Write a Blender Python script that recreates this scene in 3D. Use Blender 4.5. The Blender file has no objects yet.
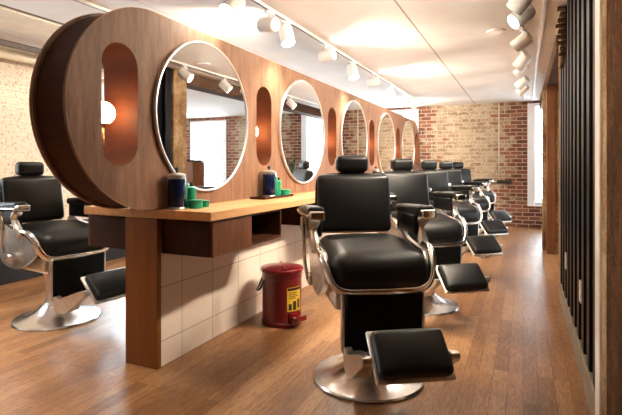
import bpy, bmesh, math, random
from mathutils import Vector, Matrix
random.seed(7)
S = bpy.context.scene
COL = S.collection
PI = math.pi

# ------------------------------------------------------------------ materials
def newmat(name):
    m = bpy.data.materials.new(name); m.use_nodes = True
    nt = m.node_tree
    for n in list(nt.nodes): nt.nodes.remove(n)
    out = nt.nodes.new('ShaderNodeOutputMaterial')
    b = nt.nodes.new('ShaderNodeBsdfPrincipled')
    nt.links.new(b.outputs[0], out.inputs[0])
    return m, nt, b, out

def N(nt, typ, **kw):
    n = nt.nodes.new(typ)
    for k, v in kw.items():
        if k in n.inputs: n.inputs[k].default_value = v
        else: setattr(n, k, v)
    return n

def L(nt, a, b): nt.links.new(a, b)

def ramp(nt, fac, stops):
    r = nt.nodes.new('ShaderNodeValToRGB')
    el = r.color_ramp.elements
    while len(el) < len(stops): el.new(0.5)
    for e, (p, c) in zip(el, stops):
        e.position = p; e.color = (*c, 1) if len(c) == 3 else c
    L(nt, fac, r.inputs[0])
    return r.outputs[0]

def mix(nt, fac, a, b, mode='MIX'):
    m = nt.nodes.new('ShaderNodeMix'); m.data_type = 'RGBA'; m.blend_type = mode
    def setin(i, v):
        if hasattr(v, 'is_output') or isinstance(v, bpy.types.NodeSocket): L(nt, v, m.inputs[i])
        elif i == 0: m.inputs[0].default_value = v
        else: m.inputs[i].default_value = (*v, 1)
    setin(0, fac); setin(6, a); setin(7, b)
    return m.outputs[2]

def math_(nt, op, a, b=None):
    m = nt.nodes.new('ShaderNodeMath'); m.operation = op
    for i, v in enumerate((a, b)):
        if v is None: continue
        if isinstance(v, bpy.types.NodeSocket): L(nt, v, m.inputs[i])
        else: m.inputs[i].default_value = v
    return m.outputs[0]

def coords(nt, order='xyz', world=True):
    if world:
        g = nt.nodes.new('ShaderNodeNewGeometry'); v = g.outputs['Position']
    else:
        g = nt.nodes.new('ShaderNodeTexCoord'); v = g.outputs['Object']
    if order == 'xyz': return v
    s = nt.nodes.new('ShaderNodeSeparateXYZ'); L(nt, v, s.inputs[0])
    c = nt.nodes.new('ShaderNodeCombineXYZ')
    for i, ch in enumerate(order):
        if ch in 'xyz': L(nt, s.outputs['xyz'.index(ch)], c.inputs[i])
    return c.outputs[0]

def scaled(nt, v, sc):
    m = nt.nodes.new('ShaderNodeMapping'); m.inputs['Scale'].default_value = sc
    L(nt, v, m.inputs[0]); return m.outputs[0]

def noise(nt, v, scale, detail=4, rough=0.55):
    n = N(nt, 'ShaderNodeTexNoise'); n.inputs['Scale'].default_value = scale
    n.inputs['Detail'].default_value = detail; n.inputs['Roughness'].default_value = rough
    L(nt, v, n.inputs['Vector']); return n.outputs[0]

def bump(nt, b, h, strength=0.3, dist=0.01):
    n = N(nt, 'ShaderNodeBump'); n.inputs['Strength'].default_value = strength
    n.inputs['Distance'].default_value = dist
    L(nt, h, n.inputs['Height']); L(nt, n.outputs[0], b.inputs['Normal'])

def plain(name, col, rough=0.5, metal=0.0, var=0.08, scale=30, bmp=0.0, spec=0.5, coat=0.0):
    m, nt, b, o = newmat(name)
    v = coords(nt, world=False)
    n = noise(nt, v, scale)
    c2 = tuple(max(0, min(1, c * (1 - var * 2))) for c in col)
    c1 = tuple(max(0, min(1, c * (1 + var))) for c in col)
    L(nt, ramp(nt, n, [(0.3, c2), (0.7, c1)]), b.inputs['Base Color'])
    b.inputs['Roughness'].default_value = rough
    b.inputs['Metallic'].default_value = metal
    b.inputs['Specular IOR Level'].default_value = spec
    b.inputs['Coat Weight'].default_value = coat
    if bmp: bump(nt, b, n, bmp, 0.004)
    return m

def emissive(name, col, strength):
    m, nt, b, o = newmat(name)
    b.inputs['Base Color'].default_value = (*col, 1)
    b.inputs['Emission Color'].default_value = (*col, 1)
    b.inputs['Emission Strength'].default_value = strength
    return m

def wood(name, dark, light, order='xyz', stretch=(30, 30, 2.0), rough=0.45, world=True, fine=0.5, coat=0.0, spec=0.25):
    m, nt, b, o = newmat(name)
    v = coords(nt, order, world)
    n1 = noise(nt, scaled(nt, v, stretch), 1.0, 6, 0.6)
    n2 = noise(nt, scaled(nt, v, tuple(s * 5 for s in stretch)), 1.0, 3, 0.6)
    f = mix(nt, 0.35, n1, n2)
    c = ramp(nt, f, [(0.32, dark), (0.68, light)])
    n3 = noise(nt, v, 2.3, 3)
    c = mix(nt, math_(nt, 'MULTIPLY', n3, fine), c, tuple(x * 0.6 for x in dark))
    L(nt, c, b.inputs['Base Color'])
    b.inputs['Roughness'].default_value = rough
    b.inputs['Coat Weight'].default_value = coat; b.inputs['Specular IOR Level'].default_value = spec
    bump(nt, b, f, 0.15, 0.002)
    return m

def brick(name, order, kind):
    m, nt, b, o = newmat(name)
    v = coords(nt, order)
    warp = noise(nt, v, 6, 2)
    sv = nt.nodes.new('ShaderNodeVectorMath'); sv.operation = 'ADD'
    ws = nt.nodes.new('ShaderNodeVectorMath'); ws.operation = 'SCALE'
    nn = N(nt, 'ShaderNodeTexNoise'); nn.inputs['Scale'].default_value = 5; L(nt, v, nn.inputs['Vector'])
    L(nt, nn.outputs[1], ws.inputs[0]); ws.inputs['Scale'].default_value = 0.02
    L(nt, v, sv.inputs[0]); L(nt, ws.outputs[0], sv.inputs[1])
    t = N(nt, 'ShaderNodeTexBrick')
    L(nt, sv.outputs[0], t.inputs['Vector'])
    t.inputs['Scale'].default_value = 1.0
    t.inputs['Brick Width'].default_value = 0.21
    t.inputs['Row Height'].default_value = 0.072
    t.inputs['Mortar Size'].default_value = 0.008
    t.inputs['Mortar Smooth'].default_value = 0.4
    t.inputs['Bias'].default_value = 0.0
    t.inputs['Color1'].default_value = (0, 0, 0, 1); t.inputs['Color2'].default_value = (1, 1, 1, 1)
    t.inputs['Mortar'].default_value = (0.5, 0.5, 0.5, 1)
    per = t.outputs['Color']; mort = t.outputs['Fac']
    n = noise(nt, v, 14, 6, 0.7); n2 = noise(nt, v, 45, 4, 0.7); n3 = noise(nt, v, 2.2, 4, 0.6)
    red = ramp(nt, mix(nt, 0.45, per, n), [(0.2, (0.085, 0.024, 0.013)), (0.55, (0.20, 0.065, 0.034)), (0.85, (0.30, 0.13, 0.075))])
    tan = ramp(nt, mix(nt, 0.5, per, n), [(0.2, (0.22, 0.135, 0.075)), (0.5, (0.38, 0.27, 0.17)), (0.85, (0.50, 0.40, 0.285))])
    mortar_l = (0.50, 0.41, 0.30)
    redb = mix(nt, mort, red, (0.44, 0.34, 0.25))
    tanb = mix(nt, mort, tan, mortar_l)
    speck = ramp(nt, n2, [(0.35, (1, 1, 1)), (0.42, (0, 0, 0))])
    tanb = mix(nt, math_(nt, 'MULTIPLY', speck, 0.55), tanb, (0.16, 0.07, 0.035))
    tanb = mix(nt, math_(nt, 'MULTIPLY', ramp(nt, noise(nt, v, 28, 5, .7), [(0.5, (0, 0, 0)), (0.6, (1, 1, 1))]), 0.6), tanb, (0.60, 0.50, 0.38))
    if kind == 'back':
        s = nt.nodes.new('ShaderNodeSeparateXYZ'); L(nt, v, s.inputs[0])
        ax = math_(nt, 'MODULO', math_(nt, 'ADD', s.outputs[0], 10.015), 3.0)      # red round the windows, washed tan between
        ax = math_(nt, 'SUBTRACT', 1.42, math_(nt, 'ABSOLUTE', math_(nt, 'SUBTRACT', ax, 1.5)))
        ax = math_(nt, 'ADD', ax, math_(nt, 'MULTIPLY', math_(nt, 'SUBTRACT', n3, 0.5), 0.6))
        fac = ramp(nt, math_(nt, 'ADD', ax, math_(nt, 'MULTIPLY', math_(nt, 'SUBTRACT', per, 0.5), 0.5)), [(0.56, (0, 0, 0)), (0.66, (1, 1, 1))])
        c = mix(nt, fac, tanb, redb)
    elif kind == 'pale':
        c = mix(nt, 0.72, tanb, (0.78, 0.70, 0.60))
        c = mix(nt, math_(nt, 'MULTIPLY', ramp(nt, n2, [(0.38, (1, 1, 1)), (0.44, (0, 0, 0))]), 0.75), c, (0.26, 0.14, 0.07))
    elif kind == 'red':
        c = mix(nt, ramp(nt, n3, [(0.42, (0, 0, 0)), (0.5, (1, 1, 1))]), tanb, redb)
    else:                                  # rough weathered pier
        c = mix(nt, 0.55, tanb, ramp(nt, n, [(0.3, (0.10, 0.045, 0.02)), (0.5, (0.30, 0.18, 0.095)), (0.7, (0.46, 0.32, 0.2))]))
    L(nt, c, b.inputs['Base Color'])
    b.inputs['Roughness'].default_value = 0.9
    h = math_(nt, 'SUBTRACT', math_(nt, 'MULTIPLY', n, 0.6), mort)
    bump(nt, b, h, 0.6 if kind == 'rough' else 0.5, 0.012)
    return m

def rubble(name, cols):
    m, nt, b, o = newmat(name)
    v = coords(nt)
    n = noise(nt, v, 16, 8, 0.75); n2 = noise(nt, v, 60, 4, 0.7); n3 = noise(nt, scaled(nt, v, (1, 1, .5)), 4, 3)
    f = mix(nt, 0.4, mix(nt, 0.45, n, n2), n3)
    L(nt, ramp(nt, f, [(0.36, cols[0]), (0.5, cols[1]), (0.62, cols[2])]), b.inputs['Base Color'])
    b.inputs['Roughness'].default_value = 0.95; b.inputs['Specular IOR Level'].default_value = 0.1
    bump(nt, b, mix(nt, 0.5, n, n2), 0.9, 0.02)
    return m

def floor_mat():
    m, nt, b, o = newmat('oak_floor')
    v = coords(nt, 'yxz')
    t = N(nt, 'ShaderNodeTexBrick'); L(nt, v, t.inputs['Vector'])
    t.offset = 0.37; t.offset_frequency = 3
    for k, val in (('Scale', 1.0), ('Brick Width', 0.95), ('Row Height', 0.075), ('Mortar Size', 0.0012), ('Mortar Smooth', 0.2), ('Bias', 0.0)):
        t.inputs[k].default_value = val
    t.inputs['Color1'].default_value = (0, 0, 0, 1); t.inputs['Color2'].default_value = (1, 1, 1, 1)
    t.inputs['Mortar'].default_value = (0.5, 0.5, 0.5, 1)
    g = noise(nt, scaled(nt, v, (3, 55, 1)), 1.0, 6, 0.65)
    big = noise(nt, scaled(nt, v, (0.9, 2.2, 1)), 1.0, 4, 0.6)
    f = mix(nt, 0.5, mix(nt, 0.62, t.outputs['Color'], g), big)
    c = ramp(nt, f, [(0.30, (0.125, 0.048, 0.015)), (0.5, (0.29, 0.132, 0.050)), (0.70, (0.45, 0.25, 0.115))])
    fine = noise(nt, scaled(nt, v, (14, 60, 1)), 1.0, 5, 0.75)
    c = mix(nt, math_(nt, 'MULTIPLY', ramp(nt, fine, [(0.40, (1, 1, 1)), (0.50, (0, 0, 0))]), 0.45), c, (0.09, 0.032, 0.010))
    c = mix(nt, math_(nt, 'MULTIPLY', ramp(nt, fine, [(0.55, (0, 0, 0)), (0.66, (1, 1, 1))]), 0.35), c, (0.50, 0.30, 0.15))
    c = mix(nt, t.outputs['Fac'], c, (0.10, 0.045, 0.02))
    L(nt, c, b.inputs['Base Color'])
    L(nt, ramp(nt, g, [(0.3, (0.30,) * 3), (0.7, (0.46,) * 3)]), b.inputs['Roughness'])
    bump(nt, b, math_(nt, 'SUBTRACT', math_(nt, 'MULTIPLY', g, 0.3), t.outputs['Fac']), 0.12, 0.003)
    return m

def ceiling_mat():
    m, nt, b, o = newmat('white_ceiling_plaster')
    v = coords(nt)
    s = nt.nodes.new('ShaderNodeSeparateXYZ'); L(nt, v, s.inputs[0])
    n = noise(nt, v, 3, 4)
    c = ramp(nt, n, [(0.3, (0.80, 0.785, 0.76)), (0.7, (0.86, 0.85, 0.83))])
    for x0, w, dk in ((-0.86, 0.008, (0.42, 0.36, 0.31)), (-3.60, 0.02, (0.16, 0.11, 0.07)), (-2.6, 0.004, (0.55, 0.5, 0.46))):
        d = math_(nt, 'ABSOLUTE', math_(nt, 'SUBTRACT', s.outputs[0], x0))
        c = mix(nt, math_(nt, 'LESS_THAN', d, w), c, dk)
    L(nt, c, b.inputs['Base Color']); b.inputs['Roughness'].default_value = 0.8
    bump(nt, b, n, 0.1, 0.01)
    return m

def tile_mat():
    m, nt, b, o = newmat('glazed_square_tile')
    v = coords(nt, 'yzx')
    mp = nt.nodes.new('ShaderNodeMapping'); mp.inputs['Location'].default_value = (-2.28 + 0.31, -0.145 + 0.31, 0)
    L(nt, v, mp.inputs[0])
    t = N(nt, 'ShaderNodeTexBrick'); L(nt, mp.outputs[0], t.inputs['Vector']); t.offset = 0.0
    for k, val in (('Scale', 1.0), ('Brick Width', 0.31), ('Row Height', 0.31), ('Mortar Size', 0.003), ('Mortar Smooth', 0.1), ('Bias', 0.0)):
        t.inputs[k].default_value = val
    t.inputs['Color1'].default_value = (0.76, 0.66, 0.56, 1); t.inputs['Color2'].default_value = (0.82, 0.72, 0.62, 1)
    t.inputs['Mortar'].default_value = (0.36, 0.28, 0.22, 1)
    n = noise(nt, v, 7, 4)
    c = mix(nt, math_(nt, 'MULTIPLY', n, 0.25), t.outputs['Color'], (0.52, 0.42, 0.36))
    L(nt, c, b.inputs['Base Color']); b.inputs['Roughness'].default_value = 0.35
    bump(nt, b, math_(nt, 'SUBTRACT', 1.0, t.outputs['Fac']), 0.3, 0.004)
    return m

def glass_pane_mat():
    m = bpy.data.materials.new('window_glass'); m.use_nodes = True; nt = m.node_tree
    for n in list(nt.nodes): nt.nodes.remove(n)
    out = nt.nodes.new('ShaderNodeOutputMaterial'); mx = nt.nodes.new('ShaderNodeMixShader')
    t = nt.nodes.new('ShaderNodeBsdfTransparent'); g = nt.nodes.new('ShaderNodeBsdfGlossy')
    t.inputs[0].default_value = (0.95, 0.98, 0.98, 1); g.inputs['Roughness'].default_value = 0.02
    mx.inputs[0].default_value = 0.06
    L(nt, t.outputs[0], mx.inputs[1]); L(nt, g.outputs[0], mx.inputs[2]); L(nt, mx.outputs[0], out.inputs[0])
    return m

def liquid_mat(name, col, rough=0.03):
    m, nt, b, o = newmat(name)
    n = noise(nt, coords(nt, world=False), 12)
    L(nt, ramp(nt, n, [(0.3, col), (0.7, tuple(c * 1.15 for c in col))]), b.inputs['Base Color'])
    b.inputs['Roughness'].default_value = rough; b.inputs['Specular IOR Level'].default_value = 0.3; b.inputs['Coat Weight'].default_value = 0.0
    b.inputs['Coat Roughness'].default_value = 0.02
    return m

M = {}
M['floor'] = floor_mat(); M['ceiling'] = ceiling_mat(); M['tile'] = tile_mat(); M['pane'] = glass_pane_mat()
M['brick_back'] = brick('back_wall_brick', 'xzy', 'back')
M['brick_left'] = brick('pale_washed_brick', 'yzx', 'pale')
M['brick_right'] = brick('alcove_brick', 'yzx', 'red')
M['brick_pier'] = brick('weathered_pier_brick', 'yzx', 'rough')
M['rubble'] = rubble('rubble_pier', ((0.07, 0.035, 0.016), (0.27, 0.165, 0.085), (0.50, 0.37, 0.23)))
M['rubble_dark'] = rubble('dark_rubble', ((0.025, 0.010, 0.004), (0.075, 0.032, 0.013), (0.16, 0.08, 0.035)))
M['plaster'] = plain('warm_white_plaster', (0.76, 0.71, 0.65), 0.85, var=0.05, scale=5)
M['white'] = plain('white_paint', (0.80, 0.79, 0.80), 0.5, var=0.03, scale=8)
M['offwhite'] = plain('cream_paint', (0.78, 0.70, 0.56), 0.6, var=0.05, scale=8)
M['fixture'] = plain('white_enamel', (0.86, 0.84, 0.81), 0.4, var=0.02)
M['face_wood'] = wood('partition_face_veneer', (0.13, 0.060, 0.032), (0.31, 0.170, 0.100), 'xyz', (26, 26, 3), 0.5, fine=0.35, spec=0.2)
M['edge_wood'] = wood('partition_edge_banding', (0.26, 0.13, 0.06), (0.44, 0.26, 0.14), 'xyz', (20, 20, 20), 0.45, fine=0.3)
M['core_wood'] = wood('dark_bent_plywood', (0.045, 0.016, 0.008), (0.085, 0.033, 0.017), 'xyz', (3, 26, 26), 0.6, fine=0.5, spec=0.08)
M['niche_wood'] = wood('niche_lining_veneer', (0.06, 0.016, 0.006), (0.12, 0.034, 0.012), 'xyz', (3, 26, 8), 0.6, fine=0.4, spec=0.12)
M['counter_wood'] = wood('butcher_block', (0.47, 0.24, 0.095), (0.68, 0.40, 0.19), 'xyz', (24, 2.5, 24), 0.32, fine=0.2, coat=0.2)
M['panel_wood'] = wood('counter_end_veneer', (0.19, 0.060, 0.012), (0.27, 0.092, 0.022), 'xyz', (16, 16, 1.2), 0.38, fine=0.3)
M['drawer_wood'] = wood('dark_drawer_veneer', (0.028, 0.009, 0.004), (0.065, 0.023, 0.010), 'xyz', (30, 4, 6), 0.5, fine=0.4, spec=0.12)
M['drawer_front'] = wood('walnut_drawer_front', (0.07, 0.024, 0.010), (0.19, 0.075, 0.033), 'xyz', (30, 22, 4), 0.32, fine=0.4)
M['post_wood'] = wood('old_timber', (0.16, 0.055, 0.02), (0.30, 0.12, 0.045), 'xyz', (22, 22, 2), 0.6, fine=0.5)
M['beam_wood'] = wood('rough_beam', (0.05, 0.025, 0.014), (0.17, 0.085, 0.045), 'xyz', (18, 2, 18), 0.8, fine=0.6)
M['leather'] = plain('black_leather', (0.006, 0.006, 0.0065), 0.40, var=0.2, scale=120, bmp=0.12, spec=0.36)
M['leather_flat'] = plain('black_vinyl_panel', (0.003, 0.003, 0.003), 0.5, var=0.2, scale=60, bmp=0.05, spec=0.12)
M['chrome'] = plain('polished_chrome', (0.80, 0.78, 0.76), 0.14, 1.0, var=0.06, scale=14)
M['cast'] = plain('worn_nickel', (0.74, 0.70, 0.65), 0.36, 1.0, var=0.12, scale=18)
M['dish'] = plain('polished_steel_dish', (0.76, 0.78, 0.80), 0.24, 1.0, var=0.06)
M['steel'] = plain('brushed_steel', (0.62, 0.62, 0.62), 0.3, 1.0, var=0.06)
M['black_paint'] = plain('black_satin_paint', (0.004, 0.0045, 0.005), 0.42, var=0.15, scale=20, spec=0.16)
M['bench'] = plain('black_bench_paint', (0.010, 0.011, 0.016), 0.5, var=0.15, scale=10)
M['olive'] = plain('grey_base_board', (0.23, 0.195, 0.15), 0.6, var=0.15, scale=10)
M['red'] = plain('red_enamel', (0.14, 0.004, 0.009), 0.28, var=0.08, scale=6, coat=0.3)
M['red_dark'] = plain('red_enamel_lid', (0.17, 0.005, 0.011), 0.25, var=0.08, scale=6, coat=0.3)
M['yellow'] = plain('yellow_sticker', (0.80, 0.55, 0.04), 0.5, var=0.1, scale=90)
M['ink'] = plain('black_ink', (0.02, 0.016, 0.012), 0.5)
M['green'] = plain('mint_green_tin', (0.012, 0.25, 0.13), 0.35, var=0.06, scale=12)
M['green_dark'] = plain('green_plastic', (0.008, 0.19, 0.095), 0.3, var=0.06, scale=12)
M['navy'] = liquid_mat('blue_disinfectant', (0.003, 0.006, 0.030), 0.12)
M['mirror_frame'] = plain('pale_metal_mirror_rim', (0.80, 0.80, 0.81), 0.28, 0.85, var=0.02)
M['plate'] = plain('white_plastic', (0.82, 0.80, 0.80), 0.4, var=0.02)
M['grey_metal'] = plain('galvanised_pipe', (0.16, 0.14, 0.13), 0.5, 0.3, var=0.1)
M['dark_metal'] = plain('dark_metal', (0.035, 0.03, 0.028), 0.45, 0.4, var=0.1)
M['lamp'] = emissive('lit_globe', (1.0, 0.64, 0.32), 15)
M['bulb'] = emissive('lit_spot_lens', (1.0, 0.90, 0.76), 26)
M['brass'] = plain('aged_brass', (0.62, 0.44, 0.20), 0.3, 1.0, var=0.1)
M['leaf'] = plain('plant_leaf', (0.035, 0.10, 0.03), 0.5, var=0.3, scale=25)
M['clay'] = plain('grey_planter', (0.30, 0.28, 0.26), 0.7, var=0.1)
mm, nt_, b_, o_ = newmat('silvered_glass')
b_.inputs['Metallic'].default_value = 1.0; b_.inputs['Roughness'].default_value = 0.004
nz = noise(nt_, coords(nt_, world=False), 3)
L(nt_, ramp(nt_, nz, [(0.2, (0.87, 0.88, 0.88)), (0.8, (0.90, 0.90, 0.90))]), b_.inputs['Base Color'])
M['mirror'] = mm

# ------------------------------------------------------------------ mesh helpers
def obj(name, bm, mat, parent=None, smooth=False, loc=None):
    me = bpy.data.meshes.new(name)
    bmesh.ops.recalc_face_normals(bm, faces=bm.faces[:])
    bm.to_mesh(me); bm.free()
    if smooth is True:
        for p in me.polygons: p.use_smooth = True
    elif smooth:
        me.polygons.foreach_set('use_smooth', [True] * len(me.polygons))
        me.set_sharp_from_angle(angle=math.radians(smooth))
    me.materials.append(M[mat])
    o = bpy.data.objects.new(name, me); COL.objects.link(o)
    if parent: o.parent = parent
    if loc: o.location = loc
    return o

def tag(o, label=None, cat=None, group=None, kind=None):
    if label: o['label'] = label
    if cat: o['category'] = cat
    if group: o['group'] = group
    if kind: o['kind'] = kind
    return o

def empty(name, loc=(0, 0, 0), rz=0.0):
    o = bpy.data.objects.new(name, None); COL.objects.link(o)
    o.location = loc; o.rotation_euler = (0, 0, rz); o.empty_display_size = 0.05
    return o

def copy_tree(o, parent=None):
    c = o.copy(); COL.objects.link(c)
    if parent: c.parent = parent
    for ch in list(o.children): copy_tree(ch, c)
    return c

def add_box(bm, x0, x1, y0, y1, z0, z1, bev=0.0, seg=2, mtx=None):
    vs = [bm.verts.new((x, y, z)) for x in (x0, x1) for y in (y0, y1) for z in (z0, z1)]
    fs = [(0, 1, 3, 2), (4, 6, 7, 5), (0, 4, 5, 1), (2, 3, 7, 6), (0, 2, 6, 4), (1, 5, 7, 3)]
    faces = [bm.faces.new([vs[i] for i in f]) for f in fs]
    allv = vs
    if bev:
        es = list({e for f in faces for e in f.edges})
        r = bmesh.ops.bevel(bm, geom=es, offset=bev, segments=seg, affect='EDGES', profile=0.5)
        allv = list({v for f in r['faces'] for v in f.verts} | {v for v in vs if v.is_valid})
    if mtx: bmesh.ops.transform(bm, matrix=mtx, verts=[v for v in allv if v.is_valid])
    return bm

def box(x0, x1, y0, y1, z0, z1, bev=0.0, seg=2):
    return add_box(bmesh.new(), x0, x1, y0, y1, z0, z1, bev, seg)

def add_lathe(bm, prof, seg=40, cx=0, cy=0, mtx=None):
    rings = []
    for r, z in prof:
        if r < 1e-5:
            p = Vector((cx, cy, z)); rings.append([bm.verts.new(mtx @ p if mtx else p)])
        else:
            ring = []
            for k in range(seg):
                a = 2 * PI * k / seg
                p = Vector((cx + r * math.cos(a), cy + r * math.sin(a), z))
                ring.append(bm.verts.new(mtx @ p if mtx else p))
            rings.append(ring)
    for A, B in zip(rings, rings[1:]):
        if len(A) == 1 and len(B) == 1: continue
        for k in range(seg):
            k2 = (k + 1) % seg
            if len(A) == 1: bm.faces.new((A[0], B[k], B[k2]))
            elif len(B) == 1: bm.faces.new((A[k], A[k2], B[0]))
            else: bm.faces.new((A[k], A[k2], B[k2], B[k]))
    for ring in (rings[0], rings[-1]):
        if len(ring) > 2:
            try: bm.faces.new(ring)
            except ValueError: pass
    return bm

def lathe(prof, seg=40, **k): return add_lathe(bmesh.new(), prof, seg, **k)

def smooth_path(pts, n=8):
    P = [Vector(p) for p in pts]; out = []
    for i in range(len(P) - 1):
        p0 = P[max(i - 1, 0)]; p1 = P[i]; p2 = P[i + 1]; p3 = P[min(i + 2, len(P) - 1)]
        for k in range(n):
            t = k / n
            out.append(0.5 * ((2 * p1) + (p2 - p0) * t + (2 * p0 - 5 * p1 + 4 * p2 - p3) * t * t + (3 * p1 - p0 - 3 * p2 + p3) * t ** 3))
    out.append(P[-1]); return out

def add_tube(bm, pts, rad, seg=10, flat=1.0, up=(0, 0, 1)):
    P = [Vector(p) for p in pts]; n = len(P)
    rings = []; u = None
    for i, p in enumerate(P):
        t = (P[min(i + 1, n - 1)] - P[max(i - 1, 0)]).normalized()
        if u is None:
            u = Vector(up)
            if abs(u.dot(t)) > 0.95: u = Vector((1, 0, 0))
        u = (u - t * u.dot(t)).normalized(); w = t.cross(u)
        r = rad[i] if isinstance(rad, (list, tuple)) else rad
        rings.append([bm.verts.new(p + u * (r * flat * math.cos(2 * PI * k / seg)) + w * (r * math.sin(2 * PI * k / seg))) for k in range(seg)])
    for A, B in zip(rings, rings[1:]):
        for k in range(seg):
            bm.faces.new((A[k], A[(k + 1) % seg], B[(k + 1) % seg], B[k]))
    bm.faces.new(rings[0]); bm.faces.new(rings[-1])
    return bm

def tube(pts, rad, seg=10, **k): return add_tube(bmesh.new(), pts, rad, seg, **k)

def cushion(hx, hy, hz, r, crown=(0, 0, 0), n=9):
    """Upholstered block: rounded box whose faces swell by crown (x, y, z)."""
    def axis(h):
        e = [0, 0.15, 0.35, 0.6, 0.85]
        a = [-h + r * t for t in e] ; inner = h - r
        m = [-inner + 2 * inner * k / n for k in range(n + 1)]
        return a + m + [-t for t in reversed(a)]
    bm = bmesh.new()
    H = (hx, hy, hz); AX = [axis(h) for h in H]
    cache = {}
    def vert(p):
        q = Vector([max(-(H[i] - r), min(H[i] - r, p[i])) for i in range(3)])
        d = Vector(p) - q
        pos = q + d.normalized() * r if d.length > 1e-9 else Vector(p)
        u = [min(1, abs(pos[i]) / H[i]) for i in range(3)]
        out = pos.copy()
        for i in range(3):
            j, k = (i + 1) % 3, (i + 2) % 3
            w = (1 - u[j] ** 2) * (1 - u[k] ** 2)
            out[i] += crown[i] * w * (pos[i] / H[i])
        key = tuple(round(c, 5) for c in p)
        if key not in cache: cache[key] = bm.verts.new(out)
        return cache[key]
    for i in range(3):
        j, k = (i + 1) % 3, (i + 2) % 3
        for s in (-1, 1):
            A, B = AX[j], AX[k]
            for a in range(len(A) - 1):
                for b in range(len(B) - 1):
                    vs = []
                    for aa, bb in ((a, b), (a + 1, b), (a + 1, b + 1), (a, b + 1)):
                        p = [0, 0, 0]; p[i] = s * H[i]; p[j] = A[aa]; p[k] = B[bb]
                        v = vert(p)
                        if v not in vs: vs.append(v)
                    if len(vs) >= 3:
                        try: bm.faces.new(vs)
                        except ValueError: pass
    bmesh.ops.remove_doubles(bm, verts=bm.verts[:], dist=1e-5)
    return bm

def xf(bm, loc=(0, 0, 0), rot=(0, 0, 0)):
    m = Matrix.Translation(loc) @ Matrix.Rotation(rot[2], 4, 'Z') @ Matrix.Rotation(rot[1], 4, 'Y') @ Matrix.Rotation(rot[0], 4, 'X')
    bmesh.ops.transform(bm, matrix=m, verts=bm.verts[:]); return bm

def prism(loop, axis, a, b):
    """Extrude a 2-D loop along an axis ('x','y','z') from a to b."""
    bm = bmesh.new()
    def P(u, v, w): return {'x': (w, u, v), 'y': (u, w, v), 'z': (u, v, w)}[axis]
    A = [bm.verts.new(P(u, v, a)) for u, v in loop]; B = [bm.verts.new(P(u, v, b)) for u, v in loop]
    n = len(loop)
    for k in range(n): bm.faces.new((A[k], A[(k + 1) % n], B[(k + 1) % n], B[k]))
    bm.faces.new(A); bm.faces.new(B)
    return bm

def struct(name, bm, mat, smooth=False):
    o = obj(name, bm, mat, None, smooth); o['kind'] = 'structure'; return o

# ------------------------------------------------------------------ the room
RX0, RX1, RY0, RY1, CZ = -4.90, 4.80, -3.2, 9.70, 2.368

def wall_with_holes(name, axis, pos, thick, u0, u1, z0, z1, holes, mat):
    """Wall slab in cells round its window openings; holes = (u0,u1,z0,z1)."""
    us = sorted({u0, u1} | {h[i] for h in holes for i in (0, 1)}); zs = sorted({z0, z1} | {h[i] for h in holes for i in (2, 3)})
    bm = bmesh.new()
    for a, b in zip(us, us[1:]):
        for c, d in zip(zs, zs[1:]):
            um, zm = (a + b) / 2, (c + d) / 2
            if any(h[0] < um < h[1] and h[2] < zm < h[3] for h in holes): continue
            if axis == 'x': add_box(bm, pos, pos + thick, a, b, c, d)
            else: add_box(bm, a, b, pos, pos + thick, c, d)
    bmesh.ops.remove_doubles(bm, verts=bm.verts[:], dist=1e-4)
    return struct(name, bm, mat)

struct('floor', box(RX0 - .3, RX1 + .3, RY0 - .3, RY1 + .3, -0.1, 0), 'floor')
struct('ceiling', box(RX0 - .3, RX1 + .3, RY0 - .3, RY1 + .3, CZ, CZ + 0.1), 'ceiling')
WB = [(0.19, 0.82, 0.45, 2.28), (-2.85, -2.03, 0.45, 2.28), (3.08, 3.98, 0.45, 2.24)]
wall_with_holes('wall_back', 'y', RY1, 0.28, RX0 - .28, RX1 + .28, 0, CZ, WB, 'brick_back')
WL_ADDED = [(1.0, 1.9, 0.9, 2.1), (4.4, 5.9, 0.7, 2.15), (6.7, 8.2, 0.7, 2.15)]  # left wall windows, out of view, added to bring in daylight
wall_with_holes('wall_left', 'x', RX0 - 0.28, 0.28, RY0 - .28, RY1, 0, CZ, WL_ADDED, 'brick_left')
WR_ADDED = [(5.4, 6.5, 0.45, 2.24), (7.6, 8.7, 0.45, 2.24)]  # unseen windows added on the far right wall for extra daylight
wall_with_holes('wall_right', 'x', RX1, 0.28, 4.905, RY1, 0, CZ, WR_ADDED, 'brick_right')
WF = []
wall_with_holes('wall_front', 'y', RY0 - 0.28, 0.28, RX0, RX1 + .28, 0, CZ, WF, 'plaster')

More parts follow.
